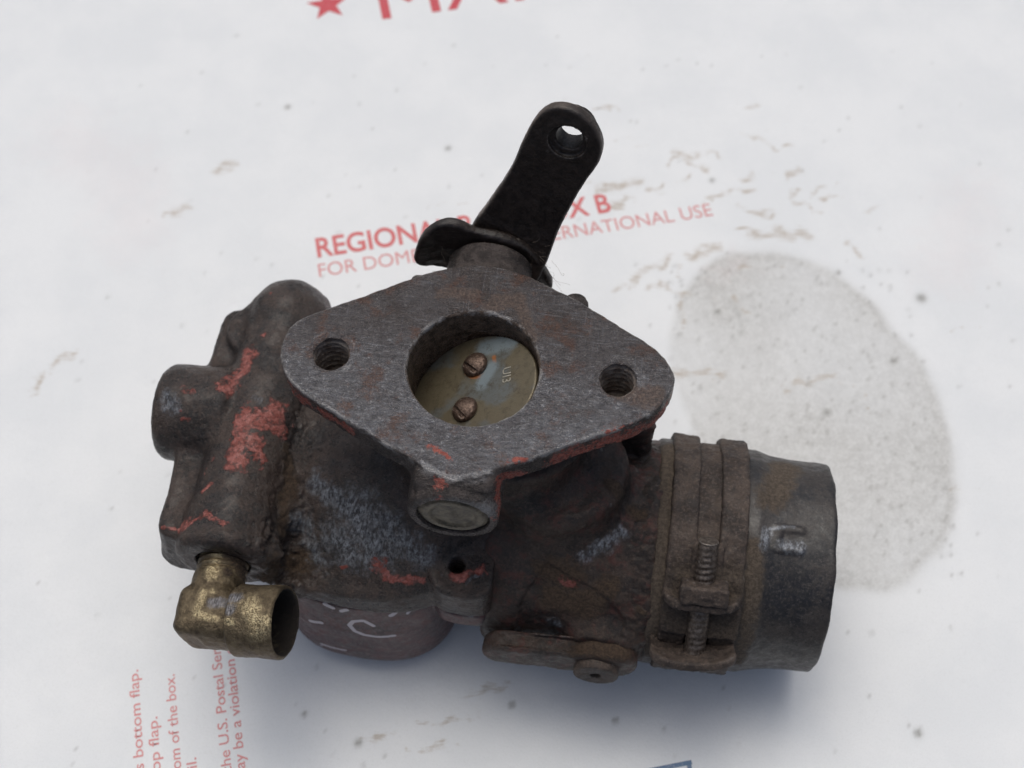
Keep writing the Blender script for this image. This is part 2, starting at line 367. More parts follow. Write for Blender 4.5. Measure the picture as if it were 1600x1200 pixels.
# white coated board of the shipping box
n = NT('white_box_board')
a = n.noise(0.03, 4, 0.6); b_ = n.noise(0.35, 5, 0.7); f_ = n.noise(1.6, 5, 0.7)
c = n.mix(n.ramp(a, 0.35, 0.65), (0.695, 0.705, 0.72), (0.74, 0.745, 0.755))
st = n.attr('stain'); c = n.mix(n.math('MULTIPLY', st, n.ramp(b_, 0.25, 0.75, 0.85, 1.0)), c, n.mix(n.ramp(n.math('ADD', n.math('MULTIPLY', b_, 0.5), n.math('MULTIPLY', f_, 0.5)), 0.38, 0.62), (0.40, 0.39, 0.375), (0.58, 0.575, 0.565)))
c = n.mix(n.math('MULTIPLY', n.ramp(n.math('ADD', n.attr('dirt'), n.math('MULTIPLY', n.math('SUBTRACT', n.noise(0.7, 6, 0.75, ((0.5, 2.0, 1.0), (0, 0, R(-12)))), 0.5), 1.7)), 0.32, 1.1), 0.8), c, (0.36, 0.28, 0.20))
c = n.mix(n.ramp(n.noise(2.2, 4, 0.8), 0.48, 0.66, 0, 0.2), c, (0.52, 0.52, 0.51)); c = n.mix(n.math('MULTIPLY', n.attr('speck'), 0.75), c, (0.16, 0.15, 0.13))
c = n.mix(n.math('MULTIPLY', n.attr('pink'), 0.06), c, (0.72, 0.38, 0.36))
n.set(Base_Color=c, Roughness=n.mixf(st, 0.58, 0.5), Specular_IOR_Level=0.35)
n.bump(n.math('ADD', n.math('MULTIPLY', b_, 0.7), n.math('MULTIPLY', f_, 0.5)), 0.12, 1.0); M_board = n.m
def ink(name, colr, fade=0.45):
    n = NT(name); f = n.noise(1.1, 6, 0.75)
    n.set(Base_Color=n.mix(n.ramp(f, 0.5, 0.72, 0, fade), colr, (0.62, 0.55, 0.54)), Roughness=0.55); return n.m
M_red = ink('red_print', (0.56, 0.115, 0.12)); M_pink = ink('pale_red_print', (0.60, 0.24, 0.24)); M_blue = ink('blue_print', (0.10, 0.17, 0.28))
M_redbig = ink('strong_red_print', (0.50, 0.05, 0.07), 0.25)

# ---------------------------------------------------------------- setting: ground and box
def prop(o, **k):
    for a, b in k.items(): o[a] = b
    return o
g = 1500; gz = -128.0
me = quads_mesh('ground', np.array([[-g, -g, gz], [g, -g, gz], [g, g, gz], [-g, g, gz]], float), np.array([[0, 1, 2, 3]]), False)
prop(link('ground', me, None, simple('grey_concrete', (0.10, 0.10, 0.10), (0.17, 0.165, 0.16), 0.9, 0, 0.05, 0.5)), kind='structure')

PH = R(11); cP, sP = math.cos(PH), math.sin(PH)      # the box lies turned by 11 degrees
def page(p, q): return (p * cP - q * sP, p * sP + q * cP)
BX0, BX1, BY0, BY1 = -134.2, 262.0, -118.0, 282.0
box_root = bpy.data.objects.new('shipping_box', None); col.objects.link(box_root)
prop(box_root, label='white cardboard shipping box with red print and grey oil stain beneath the engine part', category='box')
def board_mesh():
    h = 0.9
    ps = np.linspace(BX0, BX1, int((BX1 - BX0) / h)); qs = np.linspace(BY0, BY1, int((BY1 - BY0) / h))
    Pp, Qq = np.meshgrid(ps, qs, indexing='ij'); X = Pp * cP - Qq * sP; Y = Pp * sP + Qq * cP
    V = np.stack([X.ravel(), Y.ravel(), np.zeros(X.size)], 1)
    Vn = V.copy(); Vn[:, 2] = 5
    Z = 0.5 * vnoise(Vn, 60) + 0.3 * vnoise(Vn, 22, 3) + 0.09 * vnoise(Vn, 7, 5)
    Z += 0.03 * np.sin(V[:, 0] * cP * 2 * math.pi / 6.5 + V[:, 1] * sP * 2 * math.pi / 6.5)
    dents = np.zeros(len(V)); r2 = np.random.default_rng(3)
    spots = [(c[0], c[1], s) for c, s in zip(r2.uniform((-150, -60), (170, 200), (150, 2)), r2.uniform(0.6, 1.6, 150))]
    spots += [(118.9, 17.5, 3.0)]
    for x, y, s in spots:
        m = (np.abs(V[:, 0] - x) < 5 * s) & (np.abs(V[:, 1] - y) < 5 * s); d = np.hypot(V[m, 0] - x, V[m, 1] - y)
        dents[m] -= 0.35 * np.exp(-(d / s) ** 2) if s < 2.9 else 0.35 * np.exp(-((d - 3) / 0.7) ** 2)
    # keep it gently flat under the lettering and under the carburetor
    Z = (Z + dents) * 0.55 - 0.35
    edge = np.minimum.reduce([V[:, 0] * cP + V[:, 1] * sP - BX0, np.full(len(V), 9.0)]); Z -= np.clip(1 - edge / 2.0, 0, 1) ** 2 * 1.2
    V[:, 2] = Z
    nx, ny = len(ps), len(qs); I = np.arange(nx * ny).reshape(nx, ny)
    Q = np.stack([I[:-1, :-1].ravel(), I[1:, :-1].ravel(), I[1:, 1:].ravel(), I[:-1, 1:].ravel()], 1)
    me = quads_mesh('top_panel', V, Q)
    F = V.copy(); F[:, 2] = 0
    wobx = F + np.stack([vnoise(F, 9, 2) * 2.4, vnoise(F, 9, 9) * 2.4, np.zeros(len(F))], 1)
    stain = [(44.8, 56), (46.5, 75.8), (50.9, 87.1), (59.2, 97.5), (69.1, 101.1), (80.6, 100.6), (93.4, 95.2), (103.3, 83.7), (112.5, 69.1), (119.4, 54.1), (122.2, 37.6), (119.9, 21.7), (116.0, 10.3), (110.1, -0.8), (99.9, -7.1), (91.4, -8.9), (84.8, -8.0), (76, -2), (60, 20)]; stain = chaikin(stain)
    sd = poly(wobx[:, 0], wobx[:, 1], stain)
    core = np.clip(0.5 - sd / 2.4, 0, 1); fade = 0.78 + 0.5 * fbm(F, 30, 3, 4); fade *= np.clip((F[:, 0] - 30) / 30, 0.25, 1)
    attr(me, 'stain', np.clip(core * fade + 0.25 * np.exp(-(sd / 2.0) ** 2) * (fade > 0.5), 0, 1))
    sm = lambda *p: [(x, y, 0) for x, y in p]
    strokes = [(sm((19, 153), (26, 141)), .9), (sm((51, 139), (65, 138)), 1.3), (sm((73, 147), (84, 139.6)), 1.0), (sm((55, 137), (61.7, 131)), 1.0),
        (sm((85, 130), (90, 131)), 1.6), (sm((72, 108), (89, 107)), 2.2), (sm((61, 103), (53, 99)), 1.6), (sm((36, 91), (46, 97)), 1.8), (sm((41, 88), (52, 86)), 1.2),
        (sm((100, 105), (104, 98.7)), .9), (sm((107, 115), (112, 116)), 1.2), (sm((77, 53.5), (93, 57)), 1.4), (sm((46, 57), (60, 57.5)), 1.5),
        (sm((-92, 131), (-88, 134)), 2.2), (sm((-105, 115), (-99, 117)), 1.8), (sm((-131, 60), (-127, 65)), 2.2), (sm((-136, 52), (-133, 57)), 1.6),
        (sm((26, 125), (40, 128)), 1.6), (sm((42, 124), (55, 130)), 1.1), (sm((60, 122), (74, 125)), 1.1), (sm((70, 117), (80, 114)), 1.2), (sm((30, 118), (36, 121)), 1.4),
        (sm((-31, 116.8), (-9.8, 120.5)), .55), (sm((118, 20), (130, 21)), .8), (sm((-12, -36), (-2, -33)), 1.2), (sm((-24, -44), (-8, -41)), 1.0), (sm((-26, -50), (-14, -48)), 1.0), (sm((-40, -49), (-30, -46)), .8),
        (sm((122, 70), (136, 74)), .6), (sm((66, 84), (68, 78)), 1.2), (sm((98, 52), (99, 44)), .9), (sm((49, 70), (50, 95)), 1.1)]
    for k in range(36):
        x, y = r2.uniform((15, 85), (95, 160)); l = r2.uniform(2, 9); an = r2.normal(0.2, 0.35)
        strokes.append((sm((x, y), (x + l * math.cos(an), y + l * math.sin(an))), r2.uniform(.4, 1.1)))
    dirt = stroke_mask(F, strokes, 3.5) * 0.85
    haze_ = np.exp(-(((F[:, 0] - 60) / 45) ** 2 + ((F[:, 1] - 118) / 26) ** 2)) * 0.12
    attr(me, 'dirt', np.clip(dirt + haze_, 0, 1))
    sp = np.zeros(len(F)); marks = [(0, -38.8, .8), (-37.7, -48.4, .9), (-31.2, -51.6, .5), (25.6, -42.8, .7), (-51.5, -41.2, .7), (-68.8, -35.5, .5), (120.2, 83.7, 1.4), (-20.1, 140.9, .9), (-6.4, -34.7, .6),
        (88, 45, 1.0), (109, 62, 1.0), (60, 79, .8), (97, 93, .7), (92, -20, .6), (100, -46, 1.0), (98, -44, .5), (62, 128, .8), (-72, 158, .9)]
    for k in range(230):
        x, y = r2.uniform((-150, -58), (165, 190)); marks.append((x, y, r2.uniform(.25, .55)))
    for k in range(300):
        x, y = r2.uniform((45, 0), (118, 98)); marks.append((x, y, r2.uniform(.35, .64)))
    for x, y, s in marks:
        m = (np.abs(F[:, 0] - x) < 4) & (np.abs(F[:, 1] - y) < 4); d = np.hypot(F[m, 0] - x, F[m, 1] - y)
        sp[m] = np.maximum(sp[m], np.clip(1.3 * np.exp(-(d / s) ** 2), 0, 1) * (0.9 if s > .65 else 0.45))
    attr(me, 'speck', sp)
    pk = stroke_mask(F, [(sm((-115, 110), (-120, 130), (-140, 145)), 9), (sm((130, 95), (140, 120)), 8), (sm((60, 95), (70, 96)), 3)], 10)
    attr(me, 'pink', pk)
    return me
top = link('top_panel', board_mesh(), box_root, M_board)
def side(pa, qa, pb, qb):
    N = 40; V = []
    for k in range(N + 1):
        t = k / N; x, y = page(pa + (pb - pa) * t, qa + (qb - qa) * t)
        V += [(x, y, -1.6), (x, y, gz + 0.2)]
    Q = [[2 * k, 2 * k + 1, 2 * k + 3, 2 * k + 2] for k in range(N)]
    me = quads_mesh('side_panel', np.array(V, float), np.array(Q), False)
    for ch in ('stain', 'dirt', 'speck', 'pink'): attr(me, ch, np.zeros(len(V)))
    o = link('side_panel', me, box_root, M_board)
    m = o.modifiers.new('t', 'SOLIDIFY'); m.thickness = 0.003; m.offset = -1
side(BX0 + .1, BY0, BX0 + .1, BY1); side(BX1, BY0, BX0, BY0); side(BX1, BY1, BX1, BY0); side(BX0, BY1, BX1, BY1)

# drape a flat print mesh onto the panel
from mathutils.bvhtree import BVHTree
_bm_v = [v.co.copy() for v in top.data.vertices]; bvh = BVHTree.FromPolygons(_bm_v, [tuple(p.vertices) for p in top.data.polygons])
def drape(me, lift=0.00007):
    for v in me.vertices:
        h = bvh.ray_cast(Vector((v.co.x, v.co.y, 0.02)), Vector((0, 0, -1)))
        v.co.z = (h[0].z if h[0] else 0) + lift
def lettering(text, start, end, cap, mat, bold=0.0, label=None, lead_gap=0.0):
    """text whose first baseline point is start and last is end (mm), cap height cap (mm)"""
    cu = bpy.data.curves.new('text', 'FONT'); cu.body = text; cu.size = 1.0; cu.resolution_u = 6; cu.offset = bold; cu.fill_mode = 'FRONT'
    o = bpy.data.objects.new('text', cu); col.objects.link(o)
    bpy.context.view_layer.update(); dg = bpy.context.evaluated_depsgraph_get(); src = o.evaluated_get(dg)
    me = bpy.data.meshes.new_from_object(src, depsgraph=dg); bpy.data.objects.remove(o); bpy.data.curves.remove(cu)
    co = np.empty(len(me.vertices) * 3, np.float32); me.vertices.foreach_get('co', co); co = co.reshape(-1, 3)
    x0, x1 = co[:, 0].min(), co[:, 0].max(); capu = 0.729 * 1.0
    s = np.array(start, float); e = np.array(end, float); d = e - s; L = np.linalg.norm(d); d /= L; nrm = np.array([-d[1], d[0]])
    u = (co[:, 0] - x0) / (x1 - x0) * L; w = co[:, 1] / capu * cap
    P = s[None] + u[:, None] * d + w[:, None] * nrm
    out = np.column_stack([P * MM, np.zeros(len(P))]); me.vertices.foreach_set('co', out.astype(np.float32).ravel()); me.update()
    import bmesh
    bm = bmesh.new(); bm.from_mesh(me); bmesh.ops.triangulate(bm, faces=bm.faces[:])
    bmesh.ops.subdivide_edges(bm, edges=[x for x in bm.edges if x.calc_length() > 0.002], cuts=2); bm.to_mesh(me); bm.free()
    me.name = 'lettering'; drape(me); ob = link('lettering', me, box_root, mat)
    if label: ob['label'] = label
    return ob
dx, dy = math.cos(PH), math.sin(PH)
lettering('REGIONAL RATE BOX B', (-58.1, 98.5), (30.6, 115.9), 7.4, M_red, 0.02, 'bold red capital line')
lettering('FOR DOMESTIC AND INTERNATIONAL USE', (-57.1, 91.3), (61.4, 114.3), 5.0, M_pink, 0.0, 'thin red capital line')
def star(cx, cy, r, mat):
    V = [(cx, cy, 0)]
    for k in range(10):
        a = R(90 + 11) + k * math.pi / 5; rr = r if k % 2 == 0 else r * 0.40; V.append((cx + rr * math.cos(a), cy + rr * math.sin(a), 0))
    Q = np.array([[0, 1 + k, 1 + (k + 1) % 10] for k in range(10)])
    me = quads_mesh('printed_star', np.array(V, float), Q, False); drape(me); link('printed_star', me, box_root, mat)
star(-62.2, 203.6, 7.4, M_redbig)
lettering('MAIL', (-43.4, 196.8), (-43.4 + 66 * dx, 196.8 + 66 * dy), 17.5, M_redbig, 0.0, 'large bold red letters')
# left block of small print, reading up the box
up = np.array([-math.sin(PH), math.cos(PH)])
def vline(text, end, per, cap, mat=M_pink):
    e = np.array(end); s = e - up * per * len(text); lettering(text, tuple(s), tuple(e), cap, mat, 0.008)
vline('of this bottom flap.', (-94.3, -29.7), 1.78, 2.6)
vline('to the top flap.', (-87.9, -41.8), 1.78, 2.6)
vline('the bottom of the box.', (-85.0, -30.9), 1.72, 2.6)
vline('the mail.', (-77.1, -52.0), 1.72, 2.6)
vline('the U.S. Postal Service', (-75.4, -17.6), 1.68, 2.6)
vline('may be a violation of', (-71.2, -21.9), 1.74, 2.6)
# corner of a blue printed frame at the bottom of the view
def bar(a, b, w, mat, name='printed_frame'):
    a = np.array(a, float); b = np.array(b, float); d = (b - a) / np.linalg.norm(b - a); nn = np.array([-d[1], d[0]]) * w / 2; K = 30; V = []
    for k in range(K + 1):
        c0 = a + (b - a) * k / K; V += [(*(c0 - nn), 0), (*(c0 + nn), 0)]
    Q = np.array([[2 * k, 2 * k + 2, 2 * k + 3, 2 * k + 1] for k in range(K)])
    me = quads_mesh(name, np.array(V), Q, False); drape(me); return link(name, me, box_root, mat)
bar((43.4 + .4 * dx, -53.2), (43.4 - 70 * dx, -53.2 - 70 * dy), 1.1, M_blue)
bar((42.9, -53.0), (42.9 + 40 * dy, -53.0 - 40 * dx), 1.1, M_blue)

# ---------------------------------------------------------------- the carburetor
root = bpy.data.objects.new('carburetor', None); col.objects.link(root)
root.location = (-8.05 * MM, 4.23 * MM, 0); root.rotation_euler = (0, 0, R(-7))
prop(root, label='old greasy cast iron updraft carburetor with chipped red paint, lying on the white box', category='carburetor')
bpy.context.view_layer.update()

# throttle body: bolting flange, bore, shaft bosses
FL = [(-41.6, -0.5), (-41.2, 4.3), (-39.1, 7.5), (-33.3, 11.1), (-24.0, 16.6), (-16.3, 21.5), (-9.0, 25.2), (-2, 26.6), (5, 26.2), (9.6, 24.6), (14.5, 22.2), (20.6, 19.7), (33.6, 12.0), (39.6, 8.1), (42.0, 4.5), (42.6, 2.0), (41.7, -1.5), (39.3, -5.5), (34.3, -9.9), (24.9, -14.2), (14.8, -20.3), (7.8, -23.5), (2.6, -25.9), (-0.4, -26.6), (-3.8, -25.8), (-9.4, -23.3), (-18.9, -18.8), (-30.0, -12.8), (-36.8, -9.1), (-40.1, -4.9)]
FLs = chaikin([(x * 0.985, y * 0.98) for x, y in FL], 1)
SZ = 78.6                                    # height of the throttle shaft
def f_throttle(X, Y, Z):
    d2 = poly(X, Y, FLs, 0.3)
    d = capd(d2, Z, 83.2, 90.0, 0.7)
    rr = length(X, Y)
    d = smin(d, capd(rr - 17.5, Z, 60, 86, 1.0), 4.0)
    rs = length(X + 0.6, Z - (SZ - 0.6))
    d = smin(d, capd(rs - 9.6, Y, -29.4, 0, 0.9), 3.0)
    d = smin(d, box(X, Y, Z, (-0.6, -21, 83.0), (8.3, 6.2, 5.6), 2.0), 2.5)
    d = smin(d, capd(length(X + 1.0, Z - (SZ - 0.2)) - 9.8, Y, 0, 34.2, 0.8), 3.0)
    d = smin(d, box(X, Y, Z, (-13.5, 21.0, 82.5), (3.5, 2.6, 6.0), 1.4), 1.5)
    d = smin(d, capd(length(X - 19.5, Y - 20.5) - 3.0, Z, 78, 87.2, 0.8), 1.2)
    d = smax(d, -(rr - 13.9 - 0.35 * np.clip((Z - 89.2) / 0.8, 0, 1)), 0.3)
    # plug recess
    d = np.maximum(d, -capd(rs - 7.6, Y, -30, -28.2))
    for hx, hy in ((-30.4, -0.2), (30.2, 0.7)):
        d = smin(d, capd(length(X - hx, Y - hy) - 7.0, Z, 76.5, 85, 1.5), 2.0)
        rh = length(X - hx, Y - hy); an = np.arctan2(Y - hy, X - hx)
        d = np.maximum(d, -thread(rh, Z, an, 1.7, 1.15, 4.7 + 0.3 * np.clip((Z - 89.3) / 0.7, 0, 1)) - np.where(Z < 78, 9, 0))
    d = np.maximum(d, -(length(X + 1, Z - SZ) - 4.6) if False else d)
    return d
fl_paint = [([(-38, -9, 86.5), (-34, -11.5, 86)], 1.7), ([(-30, -13, 86), (-24, -16.5, 86)], 1.3), ([(36, -9, 85.5), (28, -13.5, 85.5), (20, -17.6, 85.5)], 2.2), ([(41.8, -2, 86), (39, -7, 85)], 1.8), ([(33, -10.2, 90), (29, -11.6, 90)], .7),
    ([(10.0, -21.5, 90), (14.5, -19.8, 90)], 0.55), ([(-6, -20.5, 90), (-2, -22.5, 90)], .5), ([(-3.5, -26.5, 88.5), (-3.5, -29, 85)], 1.1), ([(8.3, -24, 86), (9, -28, 80)], 1.3), ([(12, -21.5, 85), (7.5, -23.5, 86)], 1.4)]
def relief_flange(V, N):
    A = V * np.array([0.75, 1.3, 1.0]); c, s = 0.94, 0.34; A = np.stack([A[:, 0] * c - A[:, 1] * s, A[:, 0] * s + A[:, 1] * c, A[:, 2]], 1)
    top_ = (N[:, 2] > 0.7) & (V[:, 2] > 88); zone = 0.35 + 0.65 * np.clip(0.6 - V[:, 1] / 22 + 1.2 * fbm(V, 12, 2, 5), 0, 1)
    h = fbm(A, 1.5, 2, 3); h = np.where(h < 0, h * 1.4, h * 0.7)
    return np.where(top_, 0.24 * zone, 0.22) * h
def edge_flange(V):
    e = poly(V[:, 0], V[:, 1], FLs, 0.3); r = np.hypot(V[:, 0], V[:, 1]); zt = np.clip((V[:, 2] - 87.8) / 1.2, 0, 1)
    h1 = np.hypot(V[:, 0] + 30.4, V[:, 1] + 0.2); h2 = np.hypot(V[:, 0] - 30.2, V[:, 1] - 0.7)
    low = np.clip(0.62 - V[:, 1] / 26, 0.3, 1.0)                       # the side that rubbed is brighter
    w = np.exp(-(e / 0.6) ** 2) * low + 0.8 * np.exp(-((r - 14.1) / 0.5) ** 2) + 0.45 * np.exp(-((h1 - 5.2) / 0.5) ** 2) + 0.3 * np.exp(-((h2 - 5.2) / 0.5) ** 2)
    return np.clip(w * zt * (0.65 + 1.3 * fbm(V, 3.0, 3, 6)), 0, 1)
fl_hole = [([(-30.4, -0.2, 78), (-30.4, -0.2, 83)], 5.6), ([(30.2, 0.7, 78), (30.2, 0.7, 83)], 5.6)]
fl_dirt = [([(33, -2.5, 90), (38, -3, 90)], 2.8), ([(2, 16.5, 90), (8, 17.5, 90), (11, 8, 90)], 1.6), ([(-3, 18, 90), (-9, 17, 90)], 1.4)]
part('throttle_body', f_throttle, (-44.5, -31.5, 60), (44.5, 36, 92), 0.27, M_flange, root, rough=((0.26, 6),), extra=relief_flange, edge=edge_flange,
     masks={'paint': fl_paint, 'mark': fl_hole, 'dirt': fl_dirt, 'bare': [([(-2, -29, 82), (4, -29.5, 82)], 4)]}, wob=2.0)['label'] = 'worn steel grey flange with a round bore and two threaded holes'

# welch plug in the front shaft boss
def f_plug(X, Y, Z):
    r = length(X + 0.6, Z - (SZ - 0.6)); prof = -28.75 - 0.55 * np.clip((r - 4.4) / 0.9, 0, 1) * np.clip((7.3 - r) / 0.9, 0, 1)
    return np.maximum(np.maximum(r - 7.55, prof - Y), Y + 27.4)
plug = part('shaft_plug', f_plug, (-10, -31, 68), (9, -26.5, 88), 0.25, M_plug, root, rough=((0.3, 4),))

# throttle plate, its shaft and its two screws
ta = math.atan(0.5); tx = (math.cos(ta), 0, math.sin(ta)); tz = (-math.sin(ta), 0, math.cos(ta))
def f_plate(X, Y, Z):
    a, b, c = frame(X, Y, Z, (0, 0, 79.9), tx, (0, 1, 0), tz)
    return capd(length(a / 1.105, b) - 13.72, c, -0.7, 0.7, 0.25)
tp = part('throttle_plate', f_plate, (-15.5, -14.5, 71), (15.5, 14.5, 89), 0.25, M_plate, root, rough=((0.1, 6),),
     masks={'paint': [([(0.4 + 3.2 * math.cos(a), 6.2 + 3.1 * math.sin(a), 80.6 + 1.6 * math.cos(a)) for a in (-2.6, -2, -1.3, -.6, 0, .5)], .55)], 'mark': [([(1.5, 1.0, 81), (3.0, 5, 82)], 1.6), ([(1, 10.5, 81), (6, 11, 84)], 2.2)]}, wob=0.5)
def f_shaft(X, Y, Z):
    d = capd(length(X, Z - SZ) - 4.1, Y, -27, 36.5, 0.5)
    return np.maximum(d, -np.maximum(79.3 + 0.5 * X - Z, length(X, Y) - 13.9))   # milled flat under the plate
part('throttle_shaft', f_shaft, (-5.5, -28, 73), (5.5, 38, 84.5), 0.5, M_screw, root)
proto = None
for k, (sx_, sy, rot) in enumerate(((-0.6, 6.2, 0.9), (-1.3, -5.0, 0.75))):
    if proto is None:
        def f_screw(X, Y, Z):
            r = length(X, Y); d = np.maximum(length(X, Y, Z + 2.0) - 4.35, -Z)
            d = smax(d, r - 3.35, 0.5); d = np.maximum(d, -box(X, Y, Z, (-1.55, 0, 2.6), (0.55, 6, 1.5), 0.1))
            return d
        proto = part('screw', f_screw, (-4.5, -4.5, -0.5), (4.5, 4.5, 3.5), 0.16, M_screw, tp, rough=((0.15, 1.4),)); o = proto
    else:
        o = proto.copy(); col.objects.link(o)
    o.parent = tp
    m = Matrix(((tx[0], 0, tz[0]), (0, 1, 0), (tx[2], 0, tz[2]))).to_4x4()
    o.matrix_local = Matrix.Translation(Vector((sx_, sy, 80.75 + 0.5 * sx_)) * MM) @ m @ Matrix.Rotation(rot, 4, 'Z') @ Matrix.Scale(0.9, 4)
# number stamped in the plate
cu = bpy.data.curves.new('t', 'FONT'); cu.body = 'UI3'; cu.size = 2.9 * MM; cu.extrude = 0.05 * MM; cu.resolution_u = 4
to = bpy.data.objects.new('t', cu); col.objects.link(to); bpy.context.view_layer.update()
me = bpy.data.meshes.new_from_object(to.evaluated_get(bpy.context.evaluated_depsgraph_get())); bpy.data.objects.remove(to)
M_stamp = simple('stamp_edge', (0.26, 0.24, 0.19), (0.42, 0.39, 0.32), 0.4, 0.5, 1.0, 0.05)
st = link('stamped_number', me, tp, M_stamp)
st.matrix_local = Matrix.Translation(Vector((5.6, 4.4, 80.78 + 2.8)) * MM) @ Matrix(((tx[0], 0, tz[0]), (0, 1, 0), (tx[2], 0, tz[2]))).to_4x4() @ Matrix.Rotation(R(-84), 4, 'Z')

# stop lever (wavy plate on the shaft end) and the long arm
STP = [(-18.7, 77), (-18.2, 84), (-15.6, 89.4), (-12.2, 92.4), (-8.4, 92.2), (-4, 89.6), (2.5, 88.6), (8.3, 85.6), (11.5, 80), (13.8, 73.6), (11.5, 70.5), (-2, 68), (-8, 72), (-12, 76)]
STP = chaikin(STP)
def f_stop(X, Y, Z):
    bend = 0.16 * np.clip(-8 - X, 0, 20) ** 1.5 * 0.35 + 0.05 * np.clip(X - 4, 0, 20) ** 1.6
    Yb = Y + bend
    d = capd(poly(X, Z, STP, -1.2) - 1.2 + 0.0 * Y, Yb, 34.6, 37.1, 0.9)
    return d
part('stop_lever', f_stop, (-21, 28, 66), (17, 39.5, 95), 0.28, M_black, root, rough=((0.5, 4), (0.12, 1.2)))
an_ = Vector((-.12, -.97, .21)).normalized(); av = Vector((0.99243448, -0.1227754, 0)); au = Vector((0.02579057, 0.20847379, 0.97768785))
ARM = [(-8.2, 1.0), (-4.2, 8.6), (0.0, 18.6), (2.5, 27.7), (4.4, 33.4), (7.0, 36.8), (10.2, 37.9), (14.0, 37.2), (17.6, 34.2), (19.6, 29.6), (19.0, 25.0), (17.9, 22.2), (15.1, 15.3), (12.0, 5.3), (10.4, -3.1), (8, -12), (-6, -12), (-9, -5)]
ARM = chaikin(ARM)
def arm_rim_light(V):  # lever rim mask for painted edge light and wear
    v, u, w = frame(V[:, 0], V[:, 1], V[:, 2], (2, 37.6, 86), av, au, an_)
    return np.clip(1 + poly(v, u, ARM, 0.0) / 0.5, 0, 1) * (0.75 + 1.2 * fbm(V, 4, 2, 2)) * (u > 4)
def f_arm(X, Y, Z):
    v, u, w = frame(X, Y, Z, (2, 37.6, 86), av, au, an_)
    w = w - 0.012 * np.clip(6 - u, 0, 30) ** 2                       # bends towards the shaft at its foot
    d = capd(poly(v, u, ARM, -1.0) - 1.0 + 0 * w, w, -2.6, 0.2, 0.8)
    rh = length(v - 11.9, u - 29.4)
    d = smin(d, capd(rh - 5.4, w, -6.2, 0.0, 0.6), 0.8)
    d = np.maximum(d, -capd(rh - 4.1, w, -0.6, 3)) 
    d = smax(d, -(length(v - 12.1, u - 29.9) - 2.9), 0.6)
    return d
part('throttle_lever', f_arm, (-10, 28, 70), (26, 52, 126), 0.3, M_black, root, rough=((0.3, 8), (0.10, 1.2)), edge=arm_rim_light)['label'] = 'black flat lever arm with a round hole at its tip'

# main casting: fuel inlet side and bowl cover
LB = [(-42, 37.5), (-46.5, 41.0), (-54.3, 41.6), (-59.4, 38.6), (-61.6, 33.9), (-66.9, 32.5), (-68.0, 27.0), (-68.0, 16.7), (-70, 12), (-72, 3), (-71, -5), (-70.0, -11.0), (-69.4, -17.4), (-69.7, -23.5), (-69.5, -27.6), (-67.0, -29.6), (-60, -30.2), (-45, -28), (-38, -20), (-38, 20)]
COV = [(-48.2, -27.0), (-43.5, -33.2), (-31.8, -35.3), (-17.0, -35.1), (-10.0, -32.2), (-6.6, -29.0), (-4, -24), (4, -18), (9, 0), (5, 22), (-20, 30), (-45, 30)]
EAR = chaikin([(-7.8, -26), (-6.9, -31.0), (-4.6, -34.0), (-1, -34.8), (3.6, -34.8), (6.6, -34.0), (7.6, -31.0), (7.3, -24), (6.0, -14), (-6, -16)], 1)
COV = chaikin(COV)
LBc = chaikin(LB, 1)
def f_cast(X, Y, Z):
    dlb = poly(X, Y, LBc, 0.0)
    d = capd(dlb - np.clip((50 - Z) / 12, 0, 1) * 2.0 * np.clip((-20 - Y) / 8, 0, 1), Z, 37.5, 52.0, 1.8)
    d = smin(d, capd(length(X + 52.2 - 0.03 * Y, Z - 50.5) - 10.0, Y, -30.0, 34, 2.2), 2.5)
    d = smin(d, length(X + 51.0, Y - 32.0, (Z - 50.0) * 0.9) - 10.0, 2.5)
    d = smin(d, capd(length(Y - 3.6, Z - 49.0) - 11.4 - 0.04 * (X + 78), X, -76.4, -58, 3.0), 2.2)
    d = smin(d, capd(length(X + 52.6, Z - 50.0) - 10.8 - 0.25 * np.clip(-28 - Y, 0, 3), Y, -34.0, -20, 2.4), 1.2)
    d = smin(d, capd(length(X + 58, Y - 26) - 7.0, Z, 50, 54.6, 1.0), 2.0)
    cov = capd(poly(X, Y, COV), Z, 37.5, 43.0, 0.6)
    dome = (length((X + 17.0) / 31.0, (Y + 3.0) / 31.5, (Z - 38) / 21.0) - 1) * 21.0
    cov = smin(cov, np.maximum(dome, 37.2 - Z), 5.0)
    cov = smin(cov, capd(poly(X, Y, EAR), Z, 37.2, 48.6, 0.9), 1.4)
    cov = smin(cov, capd(length(X, Y) - 19.0, Z, 40, 74, 2.0), 7.0)
    d = smin(d, cov, 4.5)
    rh = length(X + 0.9, Y + 27.4); an = np.arctan2(Y + 27.4, X + 0.9)
    d = np.maximum(d, -np.maximum(thread(rh, Z, an, 1.3, 0.6, 2.25), 41 - Z))
    d = np.maximum(d, -(length(X, Y) - 14.2))
    d = smax(d, -(length(X + 65.5, Y + 19.2, Z - 53.8) - 1.3), 0.5)
    d = np.maximum(d, -np.maximum(length(X + 52.9, Z - 50.2) - 6.3, Y + 26))
    return d
def grime(V, N):
    w = np.exp(-((V[:, 0] + 39.5) / 4.5) ** 2) * np.clip((20 - V[:, 1]) / 20, 0, 1) * (V[:, 2] > 40)
    w2 = np.exp(-((V[:, 0] + 38) / 7) ** 2 - ((V[:, 1] + 31) / 6) ** 2)
    r = np.abs(fbm(V, 2.6, 4, 5)) * 1.2; return 1.6 * w * r + 2.4 * w2 * r + 0.12 * np.abs(fbm(V, 4.0, 3, 9))
cast_paint = []; cast_bare = []; cast_dirt = []
